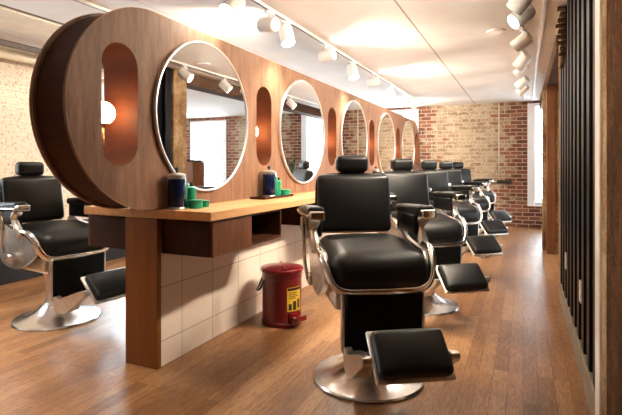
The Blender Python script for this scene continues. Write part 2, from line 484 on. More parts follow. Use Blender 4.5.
wn = [0]
def window(axis, pos, inward, u0, u1, z0, z1, nx, nz, depth=0.14, casing=0.075):
    """Painted casing on the wall face, sash set back in the opening, panes of glass."""
    wn[0] += 1
    root = empty('window_%d' % wn[0], (0, 0, 0)); root['kind'] = 'structure'
    def B(bm, ua, ub, za, zb, wa, wb, bev=0.004):
        wa, wb = sorted((pos - inward * wa, pos - inward * wb))
        if axis == 'x': add_box(bm, wa, wb, ua, ub, za, zb, bev)
        else: add_box(bm, ua, ub, wa, wb, za, zb, bev)
    bm = bmesh.new(); e = 0.002
    B(bm, u0 - casing, u0 + .01, z0 - .02, z1 + .04, -.022, -e); B(bm, u1 - .01, u1 + casing, z0 - .02, z1 + .04, -.022, -e)
    B(bm, u0 + .01, u1 - .01, z1 - .01, z1 + .04, -.022, -e)
    obj('window_casing', bm, 'white', root)
    bm = bmesh.new()
    B(bm, u0 - casing, u1 + casing, z0 - .05, z0 - .015, -.05, -e); obj('window_sill', bm, 'white', root)
    bm = bmesh.new()                                     # lining of the reveal
    B(bm, u0 + e, u0 + .02, z0 + e, z1 - e, .0, depth + .06, 0); B(bm, u1 - .02, u1 - e, z0 + e, z1 - e, .0, depth + .06, 0)
    B(bm, u0 + .02, u1 - .02, z1 - .02, z1 - e, .0, depth + .06, 0); B(bm, u0 + .02, u1 - .02, z0 + e, z0 + .02, .0, depth + .06, 0)
    obj('window_reveal', bm, 'white', root)
    bm = bmesh.new(); a, b, c, d = u0 + .02, u1 - .02, z0 + .02, z1 - .02
    B(bm, a, a + .06, c, d, depth, depth + .035); B(bm, b - .06, b, c, d, depth, depth + .035)
    B(bm, a + .045, b - .045, c, c + .06, depth, depth + .035); B(bm, a + .045, b - .045, d - .05, d, depth, depth + .035)
    zm = (c + d) / 2; B(bm, a + .045, b - .045, zm - .022, zm + .022, depth - .01, depth + .035)
    obj('sash', bm, 'white', root)
    bm = bmesh.new()
    for k in range(1, nx): u = a + (b - a) * k / nx; B(bm, u - .02, u + .02, c + .05, d - .04, depth + .006, depth + .03, .002)
    for k in range(1, nz):
        if abs(k * 2 - nz) < .1: continue
        z = c + (d - c) * k / nz; B(bm, a + .04, b - .04, z - .02, z + .02, depth + .008, depth + .028, .002)
    obj('muntin', bm, 'white', root)
    bm = bmesh.new(); B(bm, a + .04, b - .04, c + .05, d - .04, depth + .016, depth + .020, 0)
    obj('pane', bm, 'pane', root)
    # daylight enters here: a sampling portal for the sky in the opening
    ld = bpy.data.lights.new('daylight_portal', 'AREA'); ld.shape = 'RECTANGLE'
    ld.size = u1 - u0; ld.size_y = z1 - z0; ld.cycles.is_portal = True
    lo = bpy.data.objects.new('daylight_portal', ld); COL.objects.link(lo)
    w = pos - inward * 0.27; um = (u0 + u1) / 2; zz = (z0 + z1) / 2
    lo.location = (w, um, zz) if axis == 'x' else (um, w, zz)
    dirv = Vector((inward, 0, 0)) if axis == 'x' else Vector((0, inward, 0))
    lo.rotation_euler = dirv.to_track_quat('-Z', 'Z').to_euler()

window('y', RY1, -1, *WB[0], 2, 4, 0.2, 0.115)
window('y', RY1, -1, *WB[1], 2, 4)
window('y', RY1, -1, *WB[2], 3, 4, 0.2, 0.1)
for w in WR_ADDED: window('x', RX1, -1, *w, 3, 4)
for w in WL_ADDED: window('x', RX0, 1, *w, 3, 4)
for w in WF: window('y', RY0, 1, *w, 3, 4)

# right side: near pier, black battened stretch, weathered pier, alcove, timber post and beam
struct('pillar', box(0.292, RX1 + .28, RY0, 1.93, 0, CZ), 'rubble_dark')
struct('pillar', box(0.285, 0.34, 1.935, 2.185, 0, CZ, 0.012), 'rubble')
struct('wall_right_near', box(0.36, RX1 + .28, 1.935, 4.64, 0, CZ), 'plaster')
struct('timber_post', box(0.270, 0.291, 1.50, 1.96, 0, CZ, 0.01), 'rubble_dark')
struct('pillar', box(0.300, RX1 + .28, 4.645, 4.90, 0, CZ, 0.012), 'rubble')
struct('trim_6', box(0.278, 0.30, 2.19, 2.316, 0, CZ, 0.006), 'plaster')
struct('trim_1', box(0.285, 0.358, 2.32, 4.64, 0, 0.147, 0.004), 'olive')
struct('pillar', box(0.392, 0.56, 6.90, 7.15, 0, 2.20, 0.012), 'rubble')
struct('timber_post', box(0.285, 0.385, 6.88, 7.0, 0, 2.20, 0.006), 'post_wood')
struct('pillar', box(0.245, 0.39, 7.17, 7.40, 0, 2.20, 0.012), 'rubble')
struct('beam', box(0.28, 0.50, 4.905, RY1, 2.205, CZ, 0.008), 'beam_wood')
bm = bmesh.new()
for k in range(9):
    z = 2.352 - k * 0.043
    a = 0.222 + 0.010 * ((k * 2) % 3) + 0.004 * abs(k - 4)
    add_box(bm, a, 0.292, 4.0, 4.07, z - 0.016, z, 0.003)
struct('trim_2', bm, 'beam_wood')
struct('trim_5', box(0.262, 0.291, 4.072, 4.30, 1.93, CZ, 0.01), 'rubble')
struct('trim_3', box(0.135, 0.165, RY0, RY1 - .01, CZ - 0.018, CZ, 0.006), 'white')

root = empty('batten_wall_panel', (0.3, 3.37, 0.147))
tag(root, 'black wall panel of tall vertical battens on a grey base board', 'wall panel')
def world_child(name, bm, mat, parent, smooth=False):
    xf(bm, tuple(-c for c in parent.location)); return obj(name, bm, mat, parent, smooth)
world_child('backing_board', box(0.345, 0.358, 2.32, 4.64, 0.15, CZ - .004), 'black_paint', root)
y = 2.40
while y < 4.53:
    world_child('batten', box(0.292, 0.344, y, y + 0.105, 0.15, CZ - .004, 0.006), 'black_paint', root)
    y += 0.232
for yy, z, lab in ((2.93 + .004, 0.46, 'white outlet plate low on the black battens, nearer of two'), (3.91, 0.45, 'white outlet plate low on the black battens, farther of two')):
    t = empty('wall_outlet', (0.288, yy + .03, z)); tag(t, lab, 'outlet', 'white plates on the black battens')
    obj('cover_plate', box(-0.004, 0.0035, -0.035, 0.035, -0.058, 0.058, 0.002), 'plate', t)
    for dz in (-.024, .024): obj('socket', box(-0.0065, -0.004, -0.013, 0.013, dz - .013, dz + .013, 0.002), 'plate', t)

# left wall bench, pipes under the ceiling
t = empty('wall_bench', (-4.73, 4.5, 0)); tag(t, 'low black bench running along the pale brick wall', 'bench')
world_child('bench_body', box(-4.84, -4.58, 0.6, 8.9, 0.0, 0.455, 0.004), 'bench', t)
world_child('bench_top', box(-4.885, -4.55, 0.55, 8.95, 0.458, 0.50, 0.008), 'bench', t)
for x, z, r, mt, lab in ((-4.42, 2.30, 0.032, 'grey_metal', 'grey pipe under the ceiling, the one nearer the room'), (-4.70, 2.27, 0.05, 'offwhite', 'cream pipe under the ceiling, the one against the brick')):
    o = obj('ceiling_pipe', tube([(0, -1.0 - 2, 0), (0, 2, 0), (0, 6.6, 0)], r, 14), mt, None, 40, (x, 3.0, z)); tag(o, lab, 'pipe', 'pipes under the left ceiling')
struct('trim_4', box(-4.14, -3.64, RY0, RY1 - .01, CZ - 0.012, CZ - .001), 'offwhite')
o = obj('pipe_bracket', xf(tube(smooth_path([(0, 0, 0), (.03, .10, .01), (.10, .2, .03), (.05, .34, 0.02)], 6), 0.014, 8), (-4.42, 2.75, 2.262)), 'dark_metal', None, True)
o.parent = bpy.data.objects['ceiling_pipe']; o.location = (0, -0.08, -0.045); tag(o, 'black bent bracket')

# back wall conduit
t = empty('wall_conduit', (-0.42, RY1 - .012, 0.85)); tag(t, 'thin cream conduit running down the tan back brick wall', 'conduit')
obj('pipe', tube([(0, 0, 0.02), (0, 0, 0.8), (0, 0, CZ - .86)], 0.010, 8), 'offwhite', t, True)
obj('junction_box', box(-.035, .22, -0.03, 0.008, -.03, 0.03, 0.005), 'dark_metal', t)

# ------------------------------------------------------------------ the mirror partition
PX0, PX1, PY0, PY1, PZ0, PZ1 = -2.105, -1.860, 1.463, 9.33, 0.909, 2.000
PITCH = 1.45
MY = [2.47 + PITCH * k for k in range(5)]
NY = [1.775 + PITCH * k for k in range(6)]; NY[5] = 9.02
R = (PZ1 - PZ0) / 2; ZC = (PZ0 + PZ1) / 2
def stadium(y0, y1, zc, r, n=32):
    p = []
    for k in range(n + 1):
        a = PI / 2 + PI * k / n; p.append((y0 + r + r * math.cos(a), zc + r * math.sin(a)))
    for k in range(n + 1):
        a = -PI / 2 + PI * k / n; p.append((y1 - r + r * math.cos(a), zc + r * math.sin(a)))
    return p
NR, NZ0, NZ1 = 0.118, 1.150, 1.775
def pill(yc, n=14, r=NR):
    p = []
    for k in range(n + 1):
        a = PI * k / n; p.append((yc + r * math.cos(a), NZ1 - NR + r * math.sin(a)))
    for k in range(n + 1):
        a = PI + PI * k / n; p.append((yc + r * math.cos(a), NZ0 + NR + r * math.sin(a)))
    return p
def holed_board(loop, holes, x0, x1):
    bm = bmesh.new(); sheets = []
    loops = [loop] + holes; rims = []
    for x in (x0, x1):
        es = []; rr = []
        for lp in loops:
            vs = [bm.verts.new((x, u, v)) for u, v in lp]; rr.append(vs)
            for k in range(len(vs)): es.append(bm.edges.new((vs[k], vs[(k + 1) % len(vs)])))
        rims.append(rr)
        bmesh.ops.triangle_fill(bm, use_beauty=True, use_dissolve=False, edges=es)
    for A, B in zip(*rims):
        for k in range(len(A)):
            k2 = (k + 1) % len(A); bm.faces.new((A[k], A[k2], B[k2], B[k]))
    return bm
root = empty('mirror_partition', (-1.98, 5.4, PZ0))
tag(root, 'long brown wooden mirror partition with rounded ends and pill shaped openings, standing on the counter', 'partition')
outer = stadium(PY0, PY1, ZC, R)
holes = [pill(y) for y in NY]
world_child('face_panel', holed_board(outer, holes, PX1 - 0.022, PX1), 'face_wood', root, 30)
world_child('face_panel', holed_board(outer, holes, PX0, PX0 + 0.022), 'face_wood', root, 30)
bm = bmesh.new(); inner = stadium(PY0 + .014, PY1 - .014, ZC, R - .014)
ri = stadium(PY0 + .03, PY1 - .03, ZC, R - .03)
rows = [[bm.verts.new((x, u, v)) for u, v in lp] for lp, x in ((inner, PX0 + .0225), (inner, PX1 - .0225), (ri, PX1 - .0225), (ri, PX0 + .0225))]
for q in range(4):
    A, B = rows[q], rows[(q + 1) % 4]
    for k in range(len(A)): bm.faces.new((A[k], A[(k + 1) % len(A)], B[(k + 1) % len(A)], B[k]))
world_child('bent_edge', bm, 'core_wood', root, 30)
for xx in (PX0, PX1 - 0.006):                                 # pale edge banding round each face
    bm = bmesh.new(); o1 = stadium(PY0 - .003, PY1 + .003, ZC, R + .003); o2 = stadium(PY0 + .001, PY1 - .001, ZC, R - .001)
    rows = [[bm.verts.new((x, u, v)) for u, v in lp] for lp, x in ((o1, xx), (o1, xx + .006), (o2, xx + .0065), (o2, xx - .0005))]
    for q in range(4):
        A, B = rows[q], rows[(q + 1) % 4]
        for k in range(len(A)): bm.faces.new((A[k], A[(k + 1) % len(A)], B[(k + 1) % len(A)], B[k]))
    world_child('edge_band', bm, 'edge_wood', root, 30)
for y in NY:
    bm = bmesh.new(); lp1 = pill(y, r=NR - .0005); lp2 = pill(y, r=NR + .012)
    rows = [[bm.verts.new((x, u, v)) for u, v in lp] for lp, x in ((lp1, PX0 + .0), (lp1, PX1 - .0), (lp2, PX1 - .023), (lp2, PX0 + .023))]
    for q in (0, 1, 2, 3):
        A, B = rows[q], rows[(q + 1) % 4]
        for k in range(len(A)): bm.faces.new((A[k], A[(k + 1) % len(A)], B[(k + 1) % len(A)], B[k]))
    world_child('niche_lining', bm, 'niche_wood', root, 30)

ordinal = ['nearest', 'second', 'third', 'fourth', 'farthest']
MIRL = ['largest round mirror at the near end, reflecting a tall white window', 'second round mirror, left of which the lit slot and green tins stand',
        'third round mirror, partly behind the nearest chair headrest', 'fourth round mirror, reflecting tan brick above the second chair', 'fifth and smallest looking round mirror by the far end of the partition']
def make_mirror():
    t = empty('round_mirror')
    rg = bmesh.new(); seg = 96
    prof = [(0.462, 0.001), (0.472, 0.001), (0.474, 0.004), (0.474, 0.024), (0.472, 0.027), (0.465, 0.027), (0.462, 0.022)]
    rings = [[rg.verts.new((z, r * math.cos(2 * PI * k / seg), r * math.sin(2 * PI * k / seg))) for k in range(seg)] for r, z in prof]
    for q in range(len(rings)):
        A, B = rings[q], rings[(q + 1) % len(rings)]
        for k in range(seg): rg.faces.new((A[k], A[(k + 1) % seg], B[(k + 1) % seg], B[k]))
    obj('frame', rg, 'mirror_frame', t, 40)
    g = bmesh.new(); add_lathe(g, [(0, 0), (0.463, 0), (0.463, 0.018), (0.460, 0.020), (0, 0.020)], seg, mtx=Matrix.Rotation(PI / 2, 4, 'Y'))
    obj('glass', g, 'mirror', t)
    return t
m0 = make_mirror()
for k, y in enumerate(MY):
    t = m0 if k == 0 else copy_tree(m0)
    t.location = (PX1 + 0.0015, y, 1.463)
    tag(t, MIRL[k], 'mirror', 'round mirrors on the partition')

LAML = ['white globe lamp in the widest pill slot at the near end', 'globe lamp in the slot between the first and second mirrors', 'globe lamp in the slot between the second and third mirrors',
        'globe lamp in the slot right of the third mirror', 'globe lamp in the slot between the fourth and fifth mirrors', 'globe lamp in the last slot at the far end of the partition']
def make_globe():
    t = empty('globe_lamp')
    obj('stem', tube([(0, 0, 0.012), (0, 0, 0.12), (0, 0, 0.215)], 0.008, 10), 'brass', t, True)
    obj('lamp_base', lathe([(0, 0), (0.036, 0), (0.036, 0.008), (0.03, 0.014), (0, 0.014)], 24), 'brass', t, 40)
    obj('socket_cup', lathe([(0, .200), (0.012, 0.200), (0.026, 0.214), (0.028, 0.222), (0, 0.222)], 24), 'brass', t, 40)
    n = 16; rr = 0.06
    obj('globe', lathe([(rr * math.sin(PI * k / n) if 0 < k < n else 0, 0.272 - rr * math.cos(PI * k / n)) for k in range(n + 1)], 32), 'lamp', t, True)
    return t
g0 = make_globe()
for k, y in enumerate(NY):
    t = g0 if k == 0 else copy_tree(g0)
    t.location = (-1.982, y, NZ0 + 0.002); tag(t, LAML[k], 'lamp', 'globe lamps in the partition slots')

# ------------------------------------------------------------------ counter
CT = 0.905
CY0, CY1 = 2.05, 8.80
t = empty('counter', (-1.98, 2.05, 0)); tag(t, 'long butcher block counter with a brown end panel, running below the mirrors', 'counter')
world_child('worktop', box(-2.45, -1.508, CY0, CY1, 0.855, CT, 0.005), 'counter_wood', t)
world_child('end_panel', box(-2.118, -1.882, 2.058, 2.094, 0.0, 0.853, 0.002), 'panel_wood', t)
world_child('end_panel', box(-2.118, -1.882, 8.76, 8.796, 0.0, 0.853, 0.002), 'panel_wood', t)
o = obj('tiled_base', box(-2.112, -1.888, 2.096, 8.758, 0.0, 0.853), 'tile'); tag(o, 'low wall of large pale square tiles holding up the counter', 'tiled base')

def make_unit(side):
    """Hanging box under the worktop: one closed drawer and one open cubby."""
    t = empty('drawer_unit'); w, Lh, T = 0.335, 0.83, 0.018
    z0, z1 = -0.205, -0.003
    def b(bm, x0, x1, y0, y1, za, zb): add_box(bm, min(x0 * side, x1 * side), max(x0 * side, x1 * side), y0, y1, za, zb, 0.0015, 1)
    bm = bmesh.new()
    b(bm, 0, w, 0, Lh, z0, z0 + T); b(bm, 0, w, 0, Lh, z1 - T, z1); b(bm, 0, w, 0, T, z0 + T, z1 - T)
    b(bm, 0, w, Lh - T, Lh, z0 + T, z1 - T); b(bm, 0, w - .02, 0.395, 0.395 + T, z0 + T, z1 - T); b(bm, 0, T, T, Lh - T, z0 + T, z1 - T)
    obj('carcass', bm, 'drawer_wood', t)
    bm = bmesh.new(); b(bm, w + .001, w + .019, 0.002, 0.405, z0 + .001, z1 - .004); obj('drawer', bm, 'drawer_front', t)
    return t
UNL = ['dark walnut drawer box with open cubby hanging under the counter beside the tall end panel', 'dark walnut drawer box under the counter above the red bin', 'dark walnut drawer box under the counter behind the nearest chair',
       'dark walnut drawer box under the counter behind the second chair', 'last dark walnut drawer box under the far end of the counter']
u0 = make_unit(1)
for k in range(5):
    t = u0 if k == 0 else copy_tree(u0)
    t.location = (-1.886, 2.100 + PITCH * k, 0.856); tag(t, UNL[k], 'drawer unit', 'drawer boxes under the counter')
u1 = make_unit(-1); u1.location = (-2.119, 2.100, 0.856)
tag(u1, 'dark drawer box under the counter on the side of the lone chair', 'drawer unit')

# ------------------------------------------------------------------ barber chairs
def band_path(z_side, z_front):
    pts = []
    for sgn in (-1, 1):
        q = [(0.06, 0.292, z_side), (0.15, 0.29, z_side - 0.015), (0.215, 0.275, z_side - 0.075), (0.25, 0.245, z_front + .03), (0.268, 0.19, z_front), (0.278, 0.08, z_front - .004)]
        q = [(x, sgn * y_, z) for x, y_, z in q]
        pts += q if sgn < 0 else q[::-1]
    return smooth_path(pts, 6)

def make_chair():
    t = empty('barber_chair')
    obj('base', lathe([(0, 0.001), (0.298, 0.001), (0.302, 0.008), (0.296, 0.018), (0.255, 0.024), (0.20, 0.042), (0.15, 0.07), (0.115, 0.105), (0.10, 0.12), (0, 0.12)], 72), 'dish', t, 35)
    obj('column', lathe([(0, .10), (0.088, .10), (0.092, .13), (0.080, .15), (0.078, .30), (0.092, .33), (0.105, .40), (0.12, .44), (0, .44)], 40), 'cast', t, 35)
    # seat frame: tray under the cushion with shaped cheeks
    bm = bmesh.new(); add_box(bm, -0.27, 0.235, -0.235, 0.235, 0.44, 0.555, 0.02, 3)
    obj('seat_frame', bm, 'cast', t, 40)
    for s in (-1, 1):
        loop = [(-0.30, 0.66), (-0.30, 0.745), (-0.25, 0.775), (-0.10, 0.735), (0.06, 0.715), (0.14, 0.70), (0.20, 0.63), (0.20, 0.57), (0.10, 0.50), (-0.02, 0.455), (-0.18, 0.47), (-0.27, 0.54)]
        sp = smooth_path([(u, 0, v) for u, v in loop + loop[:1]], 4)[:-1]
        a, b = sorted((s * 0.256, s * 0.282))
        bm = prism([(p.x, p.z) for p in sp], 'y', a, b)
        obj('side_panel', bm, 'cast', t, 40)
    obj('front_rail', tube(band_path(0.725, 0.542), 0.020, 12, flat=1.25), 'chrome', t, True)
    # seat cushion
    bm = cushion(0.285, 0.248, 0.095, 0.075, (0.02, 0.0, 0.022))
    for v in bm.verts:
        if v.co.x > 0: v.co.z -= 0.10 * v.co.x
    st = obj('seat', xf(bm, (0.0, 0, 0.648)), 'leather', t, True)
    # backrest
    bk = obj('backrest', xf(cushion(0.055, 0.228, 0.177, 0.034, (0.022, 0.0, 0.004)), (-0.345, 0, 0.919), (0, math.radians(-9), 0)), 'leather', t, True)
    obj('back_shell', xf(box(-0.012, 0.012, -0.205, 0.205, -0.17, 0.165, 0.01), (-0.41, 0, 0.905), (0, math.radians(-9), 0)), 'cast', bk, 40)
    lp = [(-0.222 , -0.18), (0.222, -0.18)]
    ring = smooth_path([(-0.335, -0.229, 0.775), (-0.345, -0.234, 0.93), (-0.358, -0.222, 1.07), (-0.362, -0.17, 1.096), (-0.362, 0.0, 1.104), (-0.362, 0.17, 1.096), (-0.358, 0.222, 1.07), (-0.345, 0.234, 0.93), (-0.335, 0.229, 0.775)], 6)
    obj('piping', tube(ring, 0.006, 8), 'leather', bk, True)
    # headrest
    hd = obj('headrest', xf(cushion(0.045, 0.100, 0.053, 0.03, (0.006, 0.003, 0.003)), (-0.385, 0, 1.163)), 'leather', t, True)
    bm = bmesh.new(); add_tube(bm, [(-0.392, 0, 1.04), (-0.40, 0, 1.10), (-0.392, 0, 1.14)], 0.014, 10, flat=0.5)
    add_box(bm, -0.405, -0.375, -0.05, 0.05, 1.095, 1.112, 0.005)
    obj('headrest_bracket', bm, 'chrome', hd, 40)
    for s in (-1, 1):
        # chrome upright from the cheek to the arm
        bm = tube(smooth_path([(0.055, s * 0.296, 0.70), (0.02, s * 0.302, 0.76), (-0.01, s * 0.302, 0.82), (0.035, s * 0.302, 0.865)], 6), [0.028] * 6 + [0.024] * 6 + [0.03] * 7, 12)
        obj('arm_support', bm, 'cast', t, True)
        obj('arm_support', tube(smooth_path([(-0.26, s * 0.30, 0.72), (-0.285, s * 0.304, 0.80), (-0.27, s * 0.302, 0.865)], 6), 0.02, 12), 'cast', t, True)
        obj('side_pad', xf(cushion(0.15, 0.014, 0.055, 0.012, (0, 0.004, 0)), (-0.135, s * 0.272, 0.825)), 'leather', t, True)
        ar = obj('armrest', xf(cushion(0.205, 0.043, 0.026, 0.018, (0.0, 0.002, 0.004)), (-0.12, s * 0.302, 0.900), (0, math.radians(-3), 0)), 'leather', t, True)
        obj('arm_cap', xf(box(-0.035, 0.026, -0.042, 0.042, -0.028, 0.022, 0.012, 3), (0.095, s * 0.302, 0.895)), 'chrome', ar, 40)
        rim = smooth_path([(-0.325, s * 0.345, 0.885), (-0.22, s * 0.352, 0.885), (-0.05, s * 0.352, 0.885), (0.09, s * 0.345, 0.89)], 5)
        obj('arm_trim', tube(rim, 0.009, 8), 'chrome', ar, True)
        # cast yoke carrying the footrest
        loop = smooth_path([(0.300, 0, 0.285), (0.32, 0, 0.292), (0.38, 0, 0.285), (0.50, 0, 0.33), (0.64, 0, 0.375), (0.655, 0, 0.345), (0.60, 0, 0.305), (0.50, 0, 0.235), (0.42, 0, 0.19), (0.34, 0, 0.188), (0.305, 0, 0.225), (0.300, 0, 0.285)], 4)[:-1]
        a, b = sorted((s * 0.172, s * 0.208))
        bm = prism([(p.x, p.z) for p in loop], 'y', a, b)
        add_box(bm, 0.308, 0.46, min(s * .172, s * .110), max(s * .172, s * .110), 0.205, 0.275, 0.012, 2)
        obj('footrest_arm', bm, 'cast', t, 40)
    # leg panel
    obj('leg_panel', xf(box(-0.016, 0.016, -0.195, 0.195, -0.155, 0.135, 0.012, 3), (0.275, 0, 0.40), (0, math.radians(4), 0)), 'leather_flat', t, 40)
    for s in (-1, 1): obj('panel_rail', box(0.262 - .02, 0.262 + .018, s * 0.203 - .007, s * 0.203 + .007, 0.25, 0.53, 0.004), 'cast', t, 40)
    # footrest
    rot = (0, math.radians(43), 0); fc = (0.632, 0, 0.37)
    ft = obj('footrest', xf(cushion(0.100, 0.158, 0.028, 0.026, (0, 0, 0.012)), (fc[0] + .012, 0, fc[2] + .013), rot), 'leather', t, True)
    bm = xf(box(-0.112, 0.112, -0.168, 0.168, -0.016, 0.004, 0.008, 3), fc, rot); obj('footrest_frame', bm, 'cast', ft, 40)
    for s in (-1, 1):
        bm = add_lathe(bmesh.new(), [(0, -0.016), (0.016, -0.016), (0.018, 0), (0.016, 0.016), (0, 0.016)], 16, mtx=Matrix.Translation((0.632, s * 0.184, 0.352)) @ Matrix.Rotation(PI / 2, 4, 'X'))
        obj('hinge_knob', bm, 'chrome', ft, 40)
    # levers
    lv = obj('recline_lever', tube(smooth_path([(-0.06, -0.325, 0.53), (-0.09, -0.338, 0.62), (-0.075, -0.345, 0.74), (-0.10, -0.348, 0.845)], 6), 0.010, 10), 'chrome', t, True)
    obj('lever_grip', xf(cushion(0.014, 0.014, 0.04, 0.013), (-0.10, -0.348, 0.83)), 'cast', lv, True)
    obj('lever_pivot', xf(box(-0.035, 0.035, -0.012, 0.012, -0.03, 0.03, 0.01, 3), (-0.06, -0.315, 0.53)), 'cast', lv, 40)
    return t
CHL = ['black leather and chrome barber chair standing nearest, in front of the red bin', 'black barber chair second from the front in the row beside the mirrors', 'black barber chair third from the front, in the middle of the row',
       'black barber chair fourth from the front, last but one in the row', 'last black barber chair of the row, closest to the back brick wall']
c0 = make_chair()
for k, th in enumerate((57, 53, 49, 47, 46)):
    t = c0 if k == 0 else copy_tree(c0)
    t.location = (-0.77, 2.47 + PITCH * k, 0); t.rotation_euler = (0, 0, -math.radians(th))
    tag(t, CHL[k], 'barber chair', 'barber chairs beside the mirrors')
t = copy_tree(c0); t.location = (-3.205, 2.45, 0); t.rotation_euler = (0, 0, -math.radians(7))
for ch in t.children:                                         # pumped a little lower than the others
    if not ch.name.startswith(('base', 'column')): ch.location.z -= 0.035
tag(t, 'lone black barber chair beyond the partition, before the pale brick wall', 'barber chair', 'barber chairs beyond the partition')

# ------------------------------------------------------------------ red waste bin
t = empty('waste_bin', (-1.62, 3.07, 0)); tag(t, 'red metal waste bin with yellow label standing beside the tiled base', 'bin')
rb, hb = 0.148, 0.385
obj('body', lathe([(0, 0.001), (rb - .004, 0.001), (rb, 0.004), (rb, 0.03), (rb - .004, 0.034), (rb - .004, hb - .05), (rb, hb - .045), (rb, hb), (0, hb)], 56), 'red', t, 35)
ld = obj('lid', lathe([(0, hb + .002), (rb + .010, hb + .002), (rb + .010, hb + .018), (rb + .004, hb + .024), (rb * .5, hb + .034), (0, hb + .036)], 56), 'red_dark', t, 35)
obj('hinge_bar', xf(box(-.010, .010, -rb * .95, rb * .95, 0, .010, .003), (0.01, 0, hb + .028), (0, 0, math.radians(35))), 'red_dark', ld)
an = math.radians(-23.5)
def curved_patch(r, a0, a1, z0, z1, n=12):
    bm = bmesh.new(); A = []
    for rr in (r, r + .0012):
        A.append([[bm.verts.new((rr * math.cos(a0 + (a1 - a0) * k / n), rr * math.sin(a0 + (a1 - a0) * k / n), z)) for k in range(n + 1)] for z in (z0, z1)])
    for k in range(n):
        for q in (0, 1): bm.faces.new((A[q][0][k], A[q][0][k + 1], A[q][1][k + 1], A[q][1][k]))
        bm.faces.new((A[0][0][k], A[0][0][k + 1], A[1][0][k + 1], A[1][0][k])); bm.faces.new((A[0][1][k], A[0][1][k + 1], A[1][1][k + 1], A[1][1][k]))
    for k in (0, n): bm.faces.new((A[0][0][k], A[1][0][k], A[1][1][k], A[0][1][k]))
    return bm
rl = rb - .0035
lb = obj('label', curved_patch(rl, an - .42, an + .42, 0.115, 0.285), 'yellow', t); tag(lb, 'yellow label with black header')
bm = bmesh.new()
def add_patch(bm, *a):
    q = curved_patch(*a); me = bpy.data.meshes.new('tmp'); q.to_mesh(me); q.free(); bm.from_mesh(me); bpy.data.meshes.remove(me)
add_patch(bm, rl + .0012, an - .40, an + .40, 0.262, 0.281)
for z in (0.245, 0.232, 0.219, 0.206): add_patch(bm, rl + .0012, an - .33, an + random.uniform(.05, .33), z, z + .005)
add_patch(bm, rl + .0012, an - .10, an + .10, 0.122, 0.185); add_patch(bm, rl + .0012, an - .34, an - .18, 0.125, 0.17); add_patch(bm, rl + .0012, an + .18, an + .34, 0.13, 0.195)
obj('printing', bm, 'ink', lb)
bm = bmesh.new(); R3 = Matrix.Rotation(an, 4, 'Z')
add_box(bm, rb - .02, rb + .075, -.045, .045, 0.072, 0.082, .003, 2, R3); add_box(bm, rb - .02, rb + .012, -.05, .05, 0.03, 0.105, .006, 2, R3); add_box(bm, rb + .066, rb + .078, -.045, .045, 0.06, 0.094, .003, 2, R3)
obj('pedal', bm, 'red_dark', t, 40)
ca = math.radians(215)
pts = [(rb * math.cos(ca + d) * sc, rb * math.sin(ca + d) * sc, z) for d, sc, z in ((-.32, .98, .33), (-.30, 1.14, .27), (0, 1.22, .25), (.30, 1.14, .27), (.32, .98, .33))]
obj('carry_handle', tube(smooth_path(pts, 6), 0.008, 8), 'dark_metal', t, True)

# ------------------------------------------------------------------ things on the counter
def make_jar():
    t = empty('disinfectant_jar')
    obj('liquid_jar', lathe([(0, 0.014), (0.044, 0.014), (0.048, 0.02), (0.048, 0.165), (0.044, 0.172), (0, 0.172)], 36), 'navy', t, 35)
    obj('foot', lathe([(0, 0), (0.047, 0), (0.049, 0.004), (0.046, 0.0135), (0, 0.0135)], 36), 'steel', t, 35)
    ld = obj('jar_lid', lathe([(0, .1725), (0.050, .1725), (0.050, .192), (0.044, .200), (0.02, .206), (0, .207)], 36), 'steel', t, 35)
    obj('knob', lathe([(0, .2065), (0.006, .2065), (0.006, .216), (0.013, .222), (0.014, .23), (0.009, .237), (0, .238)], 20), 'dark_metal', ld, True)
    return t
def make_tube_bottle():
    t = empty('green_bottle')
    obj('bottle_body', lathe([(0, 0), (0.024, 0), (0.026, .004), (0.026, .115), (0.018, .122), (0.010, .124), (0, .124)], 28), 'green', t, 35)
    obj('cap', lathe([(0, .1245), (0.012, .1245), (0.012, .142), (0.009, .146), (0, .146)], 20), 'black_paint', t, 35)
    return t
def make_spray():
    t = empty('tall_green_bottle')
    obj('bottle_body', lathe([(0, 0), (0.018, 0), (0.019, .004), (0.019, .145), (0.013, .155), (0, .155)], 28), 'green_dark', t, 35)
    obj('cap', lathe([(0, .1555), (0.011, .1555), (0.011, .185), (0, .187)], 20), 'plate', t, 35)
    return t
def make_tin(r, h):
    t = empty('pomade_tin')
    obj('tin_body', lathe([(0, 0), (r, 0), (r, h * .6), (0, h * .6)], 32), 'green', t, 35)
    obj('tin_lid', lathe([(0, h * .605), (r + .0015, h * .605), (r + .0015, h - .002), (r - .001, h), (0, h)], 32), 'green_dark', t, 35)
    return t
z = CT + .0005
j0 = make_jar(); b0 = make_tube_bottle(); s0 = make_spray(); t0 = make_tin(0.040, 0.048); t1 = make_tin(0.026, 0.040)
def put(proto, loc, lab, cat, group, first):
    o = proto if first else copy_tree(proto)
    o.location = loc; tag(o, lab, cat, group)
put(j0, (-1.79, 2.118, z), 'dark blue disinfectant jar at the near corner of the counter, below the largest mirror', 'jar', 'disinfectant jars', True)
put(s0, (-1.80, 2.192, z), 'tall green bottle with white cap beside the jar at the near counter end', 'bottle', 'tall green bottles', True)
put(b0, (-1.805, 2.265, z), 'short green bottle below the largest mirror, behind a tin', 'bottle', 'short green bottles', True)
put(t0, (-1.735, 2.215, z), 'wider flat green tin in front of bottles near the counter end', 'tin', 'green tins', True)
put(t1, (-1.735, 2.30, z), 'smaller flat green tin beside the wider one near the counter end', 'tin', 'green tins', True)
